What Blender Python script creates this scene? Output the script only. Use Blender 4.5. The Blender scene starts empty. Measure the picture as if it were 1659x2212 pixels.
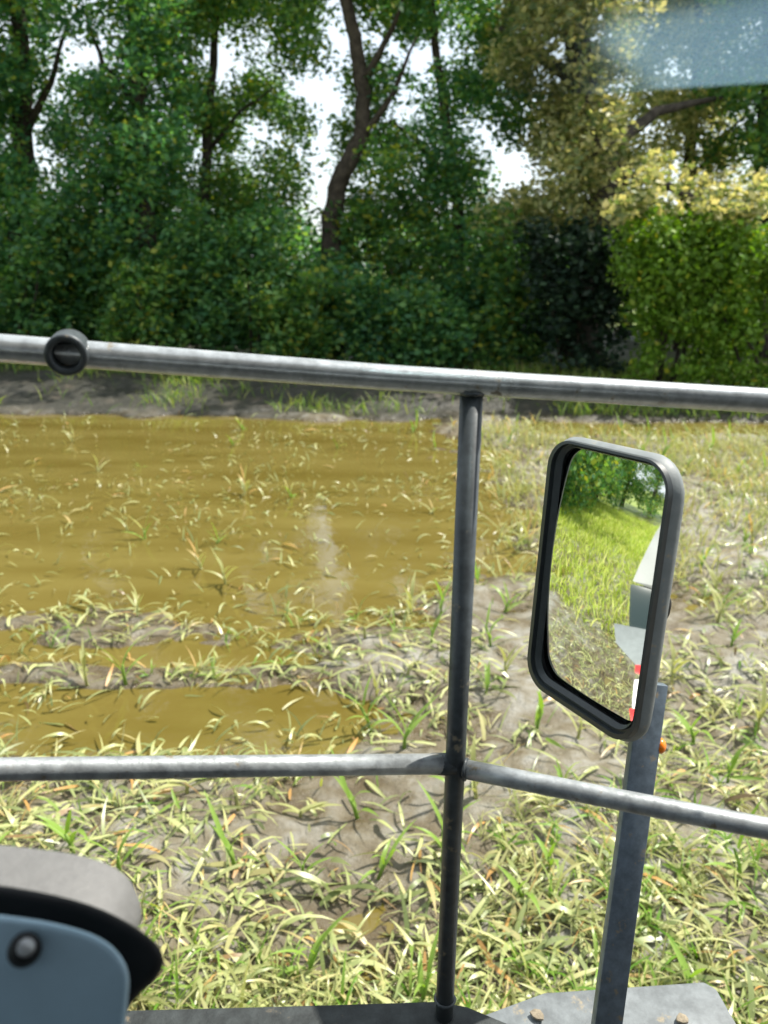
import bpy, bmesh, math, random
import numpy as np
from mathutils import Vector, Matrix

# ------------------------------------------------------------------ camera, world, sun, exposure
S = bpy.context.scene
COL = S.collection
f_px = 1661.0                       # focal length for a 1659 x 2212 frame
CX, CY = 829.5, 1106.0
PITCH, ROLL = math.radians(17.8), math.radians(0.55)
EYE = Vector((0, 0, 3.0))
FW = Vector((0, math.cos(PITCH), -math.sin(PITCH)))
_r0 = Vector((1, 0, 0)); _u0 = Vector((0, math.sin(PITCH), math.cos(PITCH)))
RT = math.cos(ROLL) * _r0 + math.sin(ROLL) * _u0
UP = math.cos(ROLL) * _u0 - math.sin(ROLL) * _r0
cam_d = bpy.data.cameras.new('camera'); cam = bpy.data.objects.new('camera', cam_d); COL.objects.link(cam)
cam.matrix_world = Matrix(((RT.x, UP.x, -FW.x, EYE.x), (RT.y, UP.y, -FW.y, EYE.y), (RT.z, UP.z, -FW.z, EYE.z), (0, 0, 0, 1)))
cam_d.sensor_fit = 'HORIZONTAL'; cam_d.sensor_width = 36.0; cam_d.lens = 36.0 * f_px / 1659.0
cam_d.clip_start = 0.02; cam_d.clip_end = 3000
cam_d.dof.use_dof = True; cam_d.dof.focus_distance = 1.35; cam_d.dof.aperture_fstop = 5.8
S.camera = cam

SUN_EL, SUN_HEAD = math.radians(58), math.radians(60)     # heading clockwise from +Y
W = bpy.data.worlds.new('World'); S.world = W; W.use_nodes = True
nt = W.node_tree; bg = nt.nodes['Background']
sky_n = nt.nodes.new('ShaderNodeTexSky'); sky_n.sky_type = 'NISHITA'; sky_n.sun_disc = False
sky_n.sun_elevation = SUN_EL; sky_n.sun_rotation = SUN_HEAD
sky_n.air_density = 1.0; sky_n.dust_density = 2.0; sky_n.ozone_density = 1.0
tcw = nt.nodes.new('ShaderNodeTexCoord'); cl = nt.nodes.new('ShaderNodeTexNoise'); cl.inputs['Scale'].default_value = 2.2; cl.inputs['Detail'].default_value = 6
nt.links.new(tcw.outputs['Generated'], cl.inputs['Vector'])
clr = nt.nodes.new('ShaderNodeMapRange'); clr.inputs['From Min'].default_value = .3; clr.inputs['From Max'].default_value = .7
clr.inputs['To Min'].default_value = .55; clr.inputs['To Max'].default_value = .95; nt.links.new(cl.outputs['Fac'], clr.inputs['Value'])
cmx = nt.nodes.new('ShaderNodeMix'); cmx.data_type = 'RGBA'; cmx.inputs[7].default_value = (4.7, 5.1, 5.3, 1)      # thin bright cloud over the blue
nt.links.new(clr.outputs['Result'], cmx.inputs[0]); nt.links.new(sky_n.outputs[0], cmx.inputs[6]); nt.links.new(cmx.outputs[2], bg.inputs[0]); bg.inputs[1].default_value = 0.15
sun_d = bpy.data.lights.new('sun', 'SUN'); sun = bpy.data.objects.new('sun', sun_d); COL.objects.link(sun)
sun_d.energy = 4.8; sun_d.angle = math.radians(0.53); sun_d.color = (1.0, 0.95, 0.86)
_s = Vector((math.sin(SUN_HEAD) * math.cos(SUN_EL), math.cos(SUN_HEAD) * math.cos(SUN_EL), math.sin(SUN_EL)))
sun.rotation_euler = _s.to_track_quat('Z', 'Y').to_euler(); sun.location = (20, 20, 40)
S.view_settings.view_transform = 'Standard'; S.view_settings.look = 'None'
S.view_settings.gamma = 1.0; S.view_settings.use_curve_mapping = False
S.view_settings.exposure = 0.80
S.cycles.max_bounces = 8; S.cycles.transparent_max_bounces = 8

random.seed(7); rng = np.random.default_rng(7)

# ------------------------------------------------------------------ helpers
def un(px, py, d): return EYE + FW * d + RT * ((px - CX) / f_px * d) + UP * ((CY - py) / f_px * d)
def ray(px, py): return (un(px, py, 1) - EYE).normalized()
def on_z(px, py, z):
    d = ray(px, py); return EYE + d * ((z - EYE.z) / d.z)
def at_y(px, py, y):
    d = ray(px, py); return EYE + d * ((y - EYE.y) / d.y)

def obj(name, me, m=None, parent=None, **props):
    o = bpy.data.objects.new(name, me); COL.objects.link(o)
    if m is not None and me is not None and len(me.materials) == 0: me.materials.append(m)
    if parent is not None: o.parent = parent
    for k, v in props.items(): o[k] = v
    return o
def empty(name, loc, **props):
    o = bpy.data.objects.new(name, None); COL.objects.link(o); o.location = loc; o.empty_display_size = .2
    for k, v in props.items(): o[k] = v
    return o
def keep(child, parent):            # parent a world-space mesh to an empty that only translates
    child.parent = parent
    child.matrix_parent_inverse = Matrix.Translation(-Vector(parent.location))
    return child

def mesh_from(name, verts, faces, smooth=False):
    me = bpy.data.meshes.new(name); me.from_pydata([tuple(v) for v in verts], [], faces); me.update()
    if smooth: me.polygons.foreach_set('use_smooth', [True] * len(me.polygons))
    return me
def mesh_np(name, V, n):            # V (k*n,3): k separate n-gons
    V = np.asarray(V, dtype=np.float32).reshape(-1, 3); k = len(V) // n
    me = bpy.data.meshes.new(name)
    me.vertices.add(len(V)); me.vertices.foreach_set('co', V.ravel())
    me.loops.add(k * n); me.loops.foreach_set('vertex_index', np.arange(k * n, dtype=np.int32))
    me.polygons.add(k); me.polygons.foreach_set('loop_start', np.arange(k, dtype=np.int32) * n)
    me.update(calc_edges=True); me.validate()
    return me
def mesh_quads(name, V, Q, smooth=True):
    V = np.asarray(V, dtype=np.float32).reshape(-1, 3); Q = np.asarray(Q, dtype=np.int32).reshape(-1, 4); k = len(Q)
    me = bpy.data.meshes.new(name)
    me.vertices.add(len(V)); me.vertices.foreach_set('co', V.ravel())
    me.loops.add(k * 4); me.loops.foreach_set('vertex_index', Q.ravel())
    me.polygons.add(k); me.polygons.foreach_set('loop_start', np.arange(k, dtype=np.int32) * 4)
    if smooth: me.polygons.foreach_set('use_smooth', np.ones(k, dtype=bool))
    me.update(calc_edges=True)
    return me

def tube(name, pts, rad, seg=14, caps=True):
    pts = [Vector(p) for p in pts]; n = len(pts)
    rad = [rad] * n if isinstance(rad, (int, float)) else rad
    V, F = [], []
    t0 = (pts[1] - pts[0]).normalized()
    a = t0.orthogonal().normalized()
    for i, p in enumerate(pts):
        t = (pts[min(i + 1, n - 1)] - pts[max(i - 1, 0)]).normalized()
        a = (a - t * a.dot(t)).normalized(); b = t.cross(a)
        for k in range(seg):
            w = 2 * math.pi * k / seg
            V.append(p + (a * math.cos(w) + b * math.sin(w)) * rad[i])
    for i in range(n - 1):
        for k in range(seg):
            F.append((i * seg + k, i * seg + (k + 1) % seg, (i + 1) * seg + (k + 1) % seg, (i + 1) * seg + k))
    if caps: F.append(tuple(range(seg))[::-1]); F.append(tuple(range((n - 1) * seg, n * seg)))
    return mesh_from(name, V, F, True)

def prism(name, poly, depth_vec, bevel=0.0, seg=3):
    bm = bmesh.new()
    vs = [bm.verts.new(p) for p in poly]; fc = bm.faces.new(vs)
    r = bmesh.ops.extrude_face_region(bm, geom=[fc])
    bmesh.ops.translate(bm, verts=[g for g in r['geom'] if isinstance(g, bmesh.types.BMVert)], vec=Vector(depth_vec))
    bmesh.ops.recalc_face_normals(bm, faces=bm.faces)
    if bevel > 0:
        es = [e for e in bm.edges if len(e.link_faces) == 2 and e.calc_face_angle(0) > 0.5]
        bmesh.ops.bevel(bm, geom=es, offset=bevel, segments=seg, profile=.5, affect='EDGES', clamp_overlap=True)
    me = bpy.data.meshes.new(name); bm.to_mesh(me); bm.free()
    me.polygons.foreach_set('use_smooth', [True] * len(me.polygons))
    me.set_sharp_from_angle(angle=math.radians(40))
    return me

def smooth_poly(pts, it=2):         # Chaikin corner cutting
    for _ in range(it):
        q = []
        for i in range(len(pts)):
            a, b = Vector(pts[i]), Vector(pts[(i + 1) % len(pts)])
            q += [a * .75 + b * .25, a * .25 + b * .75]
        pts = q
    return pts

# ------------------------------------------------------------------ noise
def _hash(i, j, s):
    h = np.sin(i * 127.1 + j * 311.7 + s * 74.7) * 43758.5453
    return h - np.floor(h)
def vnoise(x, y, s=0):
    x = np.asarray(x, float); y = np.asarray(y, float)
    i, j = np.floor(x), np.floor(y); u, v = x - i, y - j
    u = u * u * (3 - 2 * u); v = v * v * (3 - 2 * v)
    a, b, c, d = _hash(i, j, s), _hash(i + 1, j, s), _hash(i, j + 1, s), _hash(i + 1, j + 1, s)
    return (a * (1 - u) + b * u) * (1 - v) + (c * (1 - u) + d * u) * v
def fbm(x, y, o=4, s=0):
    r = 0; amp = .5
    for k in range(o): r = r + amp * (vnoise(x * 2 ** k, y * 2 ** k, s + k) - .5); amp *= .5
    return r
def sst(a, b, x):
    t = np.clip((x - a) / (b - a), 0, 1); return t * t * (3 - 2 * t)

# ------------------------------------------------------------------ materials
def new_mat(name):
    m = bpy.data.materials.new(name); m.use_nodes = True
    return m, m.node_tree, m.node_tree.nodes['Principled BSDF']
def mat_plain(name, col, rough=.5, metal=0, noise=0, nscale=20, bump=0, spec=.5, col2=None):
    m, t, p = new_mat(name)
    p.inputs['Base Color'].default_value = (*col, 1); p.inputs['Roughness'].default_value = rough
    p.inputs['Metallic'].default_value = metal; p.inputs['Specular IOR Level'].default_value = spec
    if noise or bump or col2:
        tc = t.nodes.new('ShaderNodeTexCoord'); n = t.nodes.new('ShaderNodeTexNoise')
        n.inputs['Scale'].default_value = nscale; n.inputs['Detail'].default_value = 6; n.inputs['Roughness'].default_value = .65
        t.links.new(tc.outputs['Object'], n.inputs['Vector'])
        if noise or col2:
            r = t.nodes.new('ShaderNodeValToRGB')
            c1 = [c * (1 - noise) for c in col]; c2 = col2 or [min(1, c * (1 + noise)) for c in col]
            r.color_ramp.elements[0].position = .35; r.color_ramp.elements[1].position = .68
            r.color_ramp.elements[0].color = (*c1, 1); r.color_ramp.elements[1].color = (*c2, 1)
            t.links.new(n.outputs['Fac'], r.inputs['Fac']); t.links.new(r.outputs['Color'], p.inputs['Base Color'])
        if bump:
            b = t.nodes.new('ShaderNodeBump'); b.inputs['Strength'].default_value = bump; b.inputs['Distance'].default_value = .01
            t.links.new(n.outputs['Fac'], b.inputs['Height']); t.links.new(b.outputs['Normal'], p.inputs['Normal'])
    return m
def mat_leaf(name, stops, rough=.5, trans=.35, tcol=(1.3, 1.35, .5), spec=.4):
    """leaf: colour differs from leaf to leaf; light also comes through it"""
    m, t, p = new_mat(name)
    g = t.nodes.new('ShaderNodeNewGeometry'); r = t.nodes.new('ShaderNodeValToRGB')
    els = r.color_ramp.elements
    els[0].position, els[0].color = stops[0][0], (*stops[0][1], 1)
    els[1].position, els[1].color = stops[-1][0], (*stops[-1][1], 1)
    for pos, c in stops[1:-1]:
        e = els.new(pos); e.color = (*c, 1)
    t.links.new(g.outputs['Random Per Island'], r.inputs['Fac'])
    t.links.new(r.outputs['Color'], p.inputs['Base Color'])
    p.inputs['Roughness'].default_value = rough; p.inputs['Specular IOR Level'].default_value = spec
    if trans:
        mx = t.nodes.new('ShaderNodeMixShader'); tr = t.nodes.new('ShaderNodeBsdfTranslucent')
        mul = t.nodes.new('ShaderNodeMix'); mul.data_type = 'RGBA'; mul.blend_type = 'MULTIPLY'; mul.inputs[0].default_value = 1
        mul.clamp_result = False
        mul.inputs[7].default_value = (*tcol, 1)
        t.links.new(r.outputs['Color'], mul.inputs[6]); t.links.new(mul.outputs[2], tr.inputs['Color'])
        mx.inputs[0].default_value = trans
        t.links.new(p.outputs[0], mx.inputs[1]); t.links.new(tr.outputs[0], mx.inputs[2])
        t.links.new(mx.outputs[0], t.nodes['Material Output'].inputs['Surface'])
    return m

M = {}
M['bark'] = mat_plain('bark', (.055, .045, .035), .9, 0, .5, 6, 1.0, .2)
M['bark_grey'] = mat_plain('bark_grey', (.07, .06, .05), .9, 0, .45, 6, 1.0, .2)
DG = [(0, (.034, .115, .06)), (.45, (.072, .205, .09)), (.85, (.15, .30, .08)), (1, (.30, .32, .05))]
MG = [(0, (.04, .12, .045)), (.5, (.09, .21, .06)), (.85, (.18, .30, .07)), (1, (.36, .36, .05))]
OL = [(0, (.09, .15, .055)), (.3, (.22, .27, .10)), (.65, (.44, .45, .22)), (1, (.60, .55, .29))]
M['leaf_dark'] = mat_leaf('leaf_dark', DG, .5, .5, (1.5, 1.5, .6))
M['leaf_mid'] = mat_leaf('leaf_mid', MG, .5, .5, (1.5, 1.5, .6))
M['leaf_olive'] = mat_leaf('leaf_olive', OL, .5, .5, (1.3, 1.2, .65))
M['leaf_bush'] = mat_leaf('leaf_bush', [(0, (.035, .12, .05)), (.6, (.08, .20, .065)), (.95, (.15, .28, .06)), (1, (.25, .24, .02))], .5, .4)
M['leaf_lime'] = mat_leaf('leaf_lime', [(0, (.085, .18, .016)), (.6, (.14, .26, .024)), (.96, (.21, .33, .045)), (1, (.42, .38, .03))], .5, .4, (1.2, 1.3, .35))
M['leaf_reflection_dark'] = mat_leaf('leaf_reflection_dark', [(0, (.008, .022, .012)), (.8, (.014, .04, .02)), (1, (.04, .08, .03))], .6, .15)  # near-black leaf colour paints the dark part of the window reflection
M['leaf_brown'] = mat_leaf('leaf_brown', [(0, (.07, .055, .04)), (1, (.22, .17, .11))], .8, .15)
M['maize'] = mat_leaf('maize', [(0, (.13, .28, .03)), (.5, (.22, .36, .06)), (.85, (.34, .42, .12)), (1, (.50, .44, .16))], .35, .4, (1.1, 1.25, .35))
M['maize_pale'] = mat_leaf('maize_pale', [(0, (.30, .34, .12)), (.6, (.42, .43, .18)), (.9, (.50, .46, .22)), (1, (.55, .34, .12))], .35, .35, (1.1, 1.1, .6))
M['litter'] = mat_leaf('litter', [(0, (.16, .20, .07)), (.35, (.28, .32, .12)), (.7, (.44, .46, .20)), (.93, (.40, .36, .16)), (.97, (.50, .28, .09)), (1, (.14, .10, .05))], .35, .2, (1.1, 1.1, .6))
M['grass'] = mat_leaf('grass', [(0, (.10, .20, .03)), (.5, (.20, .30, .05)), (1, (.38, .38, .12))], .5, .4, (1.1, 1.25, .4))
M['field_grass'] = mat_leaf('field_grass', [(0, (.26, .36, .04)), (.5, (.42, .50, .07)), (1, (.56, .54, .18))], .5, .4, (1.1, 1.25, .4))

# ground: mud, bank soil, meadow beyond
def mat_ground():
    m, t, p = new_mat('ground')
    N = t.nodes.new; L = t.links.new
    geo = N('ShaderNodeNewGeometry'); sep = N('ShaderNodeSeparateXYZ'); L(geo.outputs['Position'], sep.inputs[0])
    def noise(sc, det=6, rg=.6):
        n = N('ShaderNodeTexNoise'); n.inputs['Scale'].default_value = sc; n.inputs['Detail'].default_value = det
        n.inputs['Roughness'].default_value = rg; L(geo.outputs['Position'], n.inputs['Vector']); return n.outputs['Fac']
    def ramp(src, stops):
        r = N('ShaderNodeValToRGB'); e = r.color_ramp.elements
        e[0].position, e[0].color = stops[0][0], (*stops[0][1], 1); e[1].position, e[1].color = stops[-1][0], (*stops[-1][1], 1)
        for q, c in stops[1:-1]: k = e.new(q); k.color = (*c, 1)
        L(src, r.inputs['Fac']); return r.outputs['Color']
    def mapr(src, a, b):
        r = N('ShaderNodeMapRange'); r.inputs['From Min'].default_value = a; r.inputs['From Max'].default_value = b
        r.interpolation_type = 'SMOOTHSTEP'; L(src, r.inputs['Value']); return r.outputs['Result']
    def mix(fac, a, b):
        x = N('ShaderNodeMix'); x.data_type = 'RGBA'; L(fac, x.inputs[0]); L(a, x.inputs[6]); L(b, x.inputs[7]); return x.outputs[2]
    p.inputs['Specular IOR Level'].default_value = .42
    mud = ramp(noise(5), [(.3, (.10, .075, .035)), (.48, (.17, .15, .105)), (.6, (.24, .23, .195)), (.75, (.30, .29, .26))])
    soil = ramp(noise(2.2), [(.3, (.022, .023, .018)), (.58, (.042, .040, .031)), (.78, (.12, .095, .07))])  # soil darkened further to carry the tree shade on the bank
    mead = ramp(noise(.25), [(.3, (.16, .22, .03)), (.6, (.26, .32, .05)), (.8, (.40, .38, .10))])
    def add(src, k, src2):
        a = N('ShaderNodeMath'); a.operation = 'MULTIPLY_ADD'; L(src, a.inputs[0]); a.inputs[1].default_value = k; L(src2, a.inputs[2]); return a.outputs[0]
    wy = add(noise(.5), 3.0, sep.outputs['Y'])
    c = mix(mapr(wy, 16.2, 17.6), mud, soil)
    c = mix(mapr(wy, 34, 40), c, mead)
    wx = add(noise(.4), 3.0, sep.outputs['X'])
    c = mix(mapr(wx, -9.5, -14), c, mead)
    wet = mapr(sep.outputs['Z'], .085, -.005)
    dk = N('ShaderNodeMix'); dk.data_type = 'RGBA'; dk.blend_type = 'MULTIPLY'; dk.inputs[7].default_value = (.55, .47, .34, 1); L(wet, dk.inputs[0]); L(c, dk.inputs[6]); L(dk.outputs[2], p.inputs['Base Color'])
    wn = N('ShaderNodeMath'); wn.operation = 'MULTIPLY'; L(wet, wn.inputs[0]); L(mapr(noise(3, 3), .4, .6), wn.inputs[1])
    rr = N('ShaderNodeMapRange'); rr.inputs['To Min'].default_value = .52; rr.inputs['To Max'].default_value = .16; L(wn.outputs[0], rr.inputs['Value'])
    L(rr.outputs['Result'], p.inputs['Roughness'])
    b = N('ShaderNodeBump'); b.inputs['Strength'].default_value = .9; b.inputs['Distance'].default_value = .05
    L(noise(9, 8, .65), b.inputs['Height']); L(b.outputs['Normal'], p.inputs['Normal'])
    return m
def mat_water():
    m, t, p = new_mat('water'); N = t.nodes.new; L = t.links.new
    geo = N('ShaderNodeNewGeometry'); mp = N('ShaderNodeMapping'); mp.inputs['Scale'].default_value = (.35, 1.6, 1)
    L(geo.outputs['Position'], mp.inputs[0])
    n = N('ShaderNodeTexNoise'); n.inputs['Scale'].default_value = 1.1; n.inputs['Detail'].default_value = 5; L(mp.outputs[0], n.inputs['Vector'])
    r = N('ShaderNodeValToRGB'); e = r.color_ramp.elements
    e[0].position, e[0].color = .3, (.108, .081, .017, 1); e[1].position, e[1].color = .7, (.155, .124, .034, 1)
    L(n.outputs['Fac'], r.inputs['Fac']); L(r.outputs['Color'], p.inputs['Base Color'])
    p.inputs['Roughness'].default_value = .04; p.inputs['IOR'].default_value = 1.45
    n2 = N('ShaderNodeTexNoise'); n2.inputs['Scale'].default_value = 3.0; n2.inputs['Detail'].default_value = 3; L(geo.outputs['Position'], n2.inputs['Vector'])
    b = N('ShaderNodeBump'); b.inputs['Strength'].default_value = .10; b.inputs['Distance'].default_value = .05
    L(n2.outputs['Fac'], b.inputs['Height']); L(b.outputs['Normal'], p.inputs['Normal'])
    return m
M['ground'] = mat_ground(); M['water'] = mat_water()

# ------------------------------------------------------------------ ground and water
def ground_h(x, y):
    x = np.asarray(x, float); y = np.asarray(y, float)
    wob = fbm(x * .45, y * .45, 3, 3) * 2.2
    edge = 1.5 + .05 * (y - 6) + wob * 1.3                          # right edge of the pond
    pond = sst(-.3, 1.6, edge - x) * sst(5.7, 7.4, y + wob * .35) * (1 - sst(15.3, 15.9, y + fbm(x * .8, y * .1, 3, 9) * 1.6)) * sst(-10.5, -9.5, x)
    near = sst(-.9, .9, -x + wob * 1.2) * sst(-6, -5, x)
    strip1 = near * sst(4.05, 4.3, y) * (1 - sst(4.9, 5.08, y + fbm(x * 1.5, y, 2, 5) * .3))
    strip2 = near * sst(5.3, 5.45, y) * (1 - sst(5.6, 5.75, y + fbm(x * 1.5, y, 2, 6) * .4)) * .9
    far_r = sst(2.2, 3.5, x) * sst(13.9, 14.3, y) * (1 - sst(15.2, 15.7, y))
    basin = np.clip(pond + .62 * strip1 + .5 * strip2 + far_r, 0, 1)
    h = .062 - .15 * basin + fbm(x * .8, y * 1.3, 3, 11) * .21 + fbm(x * 3.4, y * 3.4, 3, 21) * .085
    h = h + (.5 - np.abs(fbm(x * 5, y * 5, 3, 27)) * 4) * .022 * (1 - .6 * basin) + fbm(x * 13, y * 13, 2, 28) * .03 * (1 - basin)
    h = h - .045 * sst(1.2, -.8, x + wob) * sst(3.9, 4.6, y) * (1 - sst(7.0, 8.0, y))
    bank = sst(15.6, 18.5, y + fbm(x * .5, y * .2, 3, 15) * 1.2)
    h = h * (1 - bank) + bank * (.42 + fbm(x * .8, y * .8, 4, 31) * .35)
    far = sst(40, 60, np.hypot(x, y)); h = h * (1 - far) + far * .35
    back = sst(2.4, 1.2, y) if False else 0
    return h
gx = np.concatenate([-np.geomspace(600, 12.5, 40), np.arange(-12, 9.01, .055), np.geomspace(9.5, 600, 40)])
gy = np.concatenate([-np.geomspace(600, 1, 30), np.arange(-.5, 1.6, .3), np.arange(1.7, 6.5, .04), np.arange(6.5, 19, .07), np.geomspace(19.2, 900, 70)])
X, Y = np.meshgrid(gx, gy); Z = ground_h(X, Y)
nx, ny = len(gx), len(gy)
idx = np.arange(nx * ny).reshape(ny, nx)
Q = np.stack([idx[:-1, :-1], idx[:-1, 1:], idx[1:, 1:], idx[1:, :-1]], -1)
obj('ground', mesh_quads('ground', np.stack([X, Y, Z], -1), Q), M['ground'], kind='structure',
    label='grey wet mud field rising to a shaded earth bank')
wx0, wx1, wy0, wy1 = -12, 14, 1.5, 17.2
obj('water', mesh_from('water', [(wx0, wy0, 0), (wx1, wy0, 0), (wx1, wy1, 0), (wx0, wy1, 0)], [(0, 1, 2, 3)]), M['water'], kind='structure',
    label='muddy yellow brown flood water standing in the field')
def gz(x, y): return float(ground_h(np.array([x]), np.array([y]))[0])

# ------------------------------------------------------------------ foliage
def leaf_cloud(centers, radii, per, size, seed, flat=.75, droop=0.):
    """rhombus leaves inside ellipsoidal clumps -> (k*4,3)"""
    r = np.random.default_rng(seed); out = []
    for c, R in zip(centers, radii):
        k = int(per * (R / .9) ** 2)
        d = r.normal(size=(k, 3)); d /= np.linalg.norm(d, axis=1)[:, None]
        rr = r.random(k) ** .45
        P = np.array(c) + d * rr[:, None] * np.array([R, R, R * flat])
        a = r.normal(size=(k, 3)); a[:, 2] = a[:, 2] * .5 - droop; a /= np.linalg.norm(a, axis=1)[:, None]
        b = r.normal(size=(k, 3)); b[:, 2] *= .6; b -= a * (a * b).sum(1)[:, None]; b /= np.linalg.norm(b, axis=1)[:, None] + 1e-9
        L = size * (.6 + .9 * r.random(k))[:, None]; Wd = L * (.42 + .3 * r.random(k))[:, None]
        out.append(np.stack([P - a * L * .5, P + b * Wd * .5, P + a * L * .5, P - b * Wd * .5], 1))
    return np.concatenate(out).reshape(-1, 3)

# openings to the sky, in the photograph's frame: (px, py, rx, ry)
GAPS = [(150, 170, 26, 40), (105, 400, 22, 30), (215, 120, 20, 40), (500, 190, 22, 26), (610, 300, 24, 30), (905, 240, 20, 24), (1290, 60, 22, 26), (1480, 330, 18, 22), (1580, 100, 24, 24), (1610, 470, 20, 22), (760, 460, 14, 16), (680, -125, 62, 75), (1050, -110, 62, 60), (165, -70, 45, 80), (905, -150, 40, 60), (400, -150, 40, 50), (330, 180, 14, 40), (380, 250, 16, 16), (560, 330, 18, 18), (230, 400, 16, 16), (800, 380, 16, 22), (1150, 250, 22, 22), (1350, 180, 24, 24), (1450, 120, 24, 30), (1560, 420, 20, 24), (660, 380, 22, 30), (1440, 400, 16, 18),
        (690, 195, 95, 62), (725, 60, 38, 95), (640, 175, 50, 35), (700, 300, 38, 60), (1095, 400, 58, 55), (1060, 325, 30, 45), (1120, 345, 50, 45),
        (122, 140, 36, 62), (95, 335, 34, 62), (195, 285, 42, 24), (70, 250, 22, 50), (268, 55, 25, 50), (170, 95, 26, 40), (480, 95, 34, 40),
        (430, 110, 20, 50), (425, 330, 18, 40), (560, 110, 26, 30), (470, 335, 20, 20), (545, 285, 24, 20), (1230, 85, 26, 40), (880, 120, 34, 30),
        (840, 100, 22, 60), (925, 160, 26, 26), (1395, 320, 13, 60), (1640, 60, 40, 40), (1625, 380, 26, 40), (1505, 350, 22, 30), (20, 60, 24, 40), (1000, 110, 24, 24),
        (1180, 140, 26, 26), (1000, 270, 20, 30), (1600, 250, 22, 26), (895, 385, 22, 18)]
def in_gap(px, py, m=0):
    for a, b, rx, ry in GAPS:
        k = 1.25 if b < -40 else (.84 if rx > 38 else 1.05)
        if ((px - a) / (rx * k + m)) ** 2 + ((py - b) / (ry * k + m)) ** 2 < 1: return True
    return False

# trees: trunk as pixel path at its distance, then real thickness there
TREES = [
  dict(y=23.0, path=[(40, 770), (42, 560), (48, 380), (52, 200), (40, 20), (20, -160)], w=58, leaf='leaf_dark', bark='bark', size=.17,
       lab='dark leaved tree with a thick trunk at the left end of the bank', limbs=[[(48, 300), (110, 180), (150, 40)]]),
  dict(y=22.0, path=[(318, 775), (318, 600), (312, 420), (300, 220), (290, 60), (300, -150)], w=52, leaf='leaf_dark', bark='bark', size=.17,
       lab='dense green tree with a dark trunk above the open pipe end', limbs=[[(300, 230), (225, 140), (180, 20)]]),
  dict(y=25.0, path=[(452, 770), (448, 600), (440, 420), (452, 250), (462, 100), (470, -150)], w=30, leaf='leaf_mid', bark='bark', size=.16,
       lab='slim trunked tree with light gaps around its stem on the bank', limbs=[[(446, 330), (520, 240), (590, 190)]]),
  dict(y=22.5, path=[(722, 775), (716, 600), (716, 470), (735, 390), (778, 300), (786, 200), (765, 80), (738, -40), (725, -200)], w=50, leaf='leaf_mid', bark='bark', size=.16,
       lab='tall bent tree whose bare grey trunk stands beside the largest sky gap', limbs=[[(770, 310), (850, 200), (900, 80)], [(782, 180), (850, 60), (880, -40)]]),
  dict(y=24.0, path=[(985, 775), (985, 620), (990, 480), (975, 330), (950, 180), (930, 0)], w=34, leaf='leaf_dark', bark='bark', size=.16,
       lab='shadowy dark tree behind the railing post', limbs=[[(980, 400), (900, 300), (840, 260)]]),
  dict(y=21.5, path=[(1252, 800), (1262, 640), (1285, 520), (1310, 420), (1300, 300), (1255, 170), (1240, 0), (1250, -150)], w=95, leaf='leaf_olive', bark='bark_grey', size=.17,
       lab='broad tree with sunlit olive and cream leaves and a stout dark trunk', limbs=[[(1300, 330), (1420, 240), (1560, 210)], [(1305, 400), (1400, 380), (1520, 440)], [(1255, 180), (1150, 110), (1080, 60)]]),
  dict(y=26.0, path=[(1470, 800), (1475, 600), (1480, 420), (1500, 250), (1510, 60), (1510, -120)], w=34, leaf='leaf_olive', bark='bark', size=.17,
       lab='pale green tree rising behind the thicket standing for a reflection', limbs=[[(1485, 400), (1560, 300), (1620, 240)]]),
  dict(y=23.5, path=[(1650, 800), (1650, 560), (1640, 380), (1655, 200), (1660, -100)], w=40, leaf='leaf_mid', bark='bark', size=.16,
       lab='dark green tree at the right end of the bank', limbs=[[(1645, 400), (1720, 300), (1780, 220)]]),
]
REACH = [45, 250, 470, 800, 960, 1240, 1480, 1680]
clumps = {i: [] for i in range(len(TREES))}
step = 50
for gy_ in range(-330, 660, step):
    for gx_ in range(-260, 1960, step):
        px = gx_ + rng.uniform(-20, 20); py = gy_ + rng.uniform(-20, 20)
        for layer in range(3 if gy_ > -80 else 2):
            qx, qy = px + rng.uniform(-22, 22), py + rng.uniform(-22, 22)
            R = rng.uniform(.55, 1.0)
            if in_gap(qx, qy, R / 24 * 1661 * (.24 if qx > 560 else .22)): continue
            top = 680 if qx < 560 else 540 if qx < 1000 else (520 if qx < 1340 else 560)
            if qy > top - 20 or (qy > 430 and qx < 1300 and rng.random() < .45): continue
            # thinner foliage high up on the right
            if qx > 820 and qy < 330 and rng.random() < .16: continue
            if qx < 560 and qy < -60 and rng.random() < .3: continue
            i = min(range(len(REACH)), key=lambda k: abs(REACH[k] - qx - rng.uniform(-70, 70)))
            depth = TREES[i]['y'] + rng.uniform(-2.2, 2.2) + layer * .8
            P = at_y(qx, qy, depth)
            bare = False                 # the bent trunk stands clear of leaves on this side
            for (ax_, ay_), (bx_, by_) in zip(TREES[3]['path'][2:-2], TREES[3]['path'][3:-1]):
                tt = max(0, min(1, ((qx - ax_) * (bx_ - ax_) + (qy - ay_) * (by_ - ay_)) / ((bx_ - ax_) ** 2 + (by_ - ay_) ** 2)))
                if math.hypot(qx - ax_ - tt * (bx_ - ax_), qy - ay_ - tt * (by_ - ay_)) < 62 and depth < TREES[3]['y'] + .9: bare = True
            if bare: continue
            clumps[i].append((P, R))
for k in range(44):                  # drooping sprays of the olive tree over the reflection thicket
    qx = rng.uniform(1330, 1660); qy = 370 + 110 * rng.random() + 30 * math.sin(qx / 40.)
    clumps[5].append((at_y(qx, qy, rng.uniform(16.6, 18.6)), rng.uniform(.25, .5)))
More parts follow.
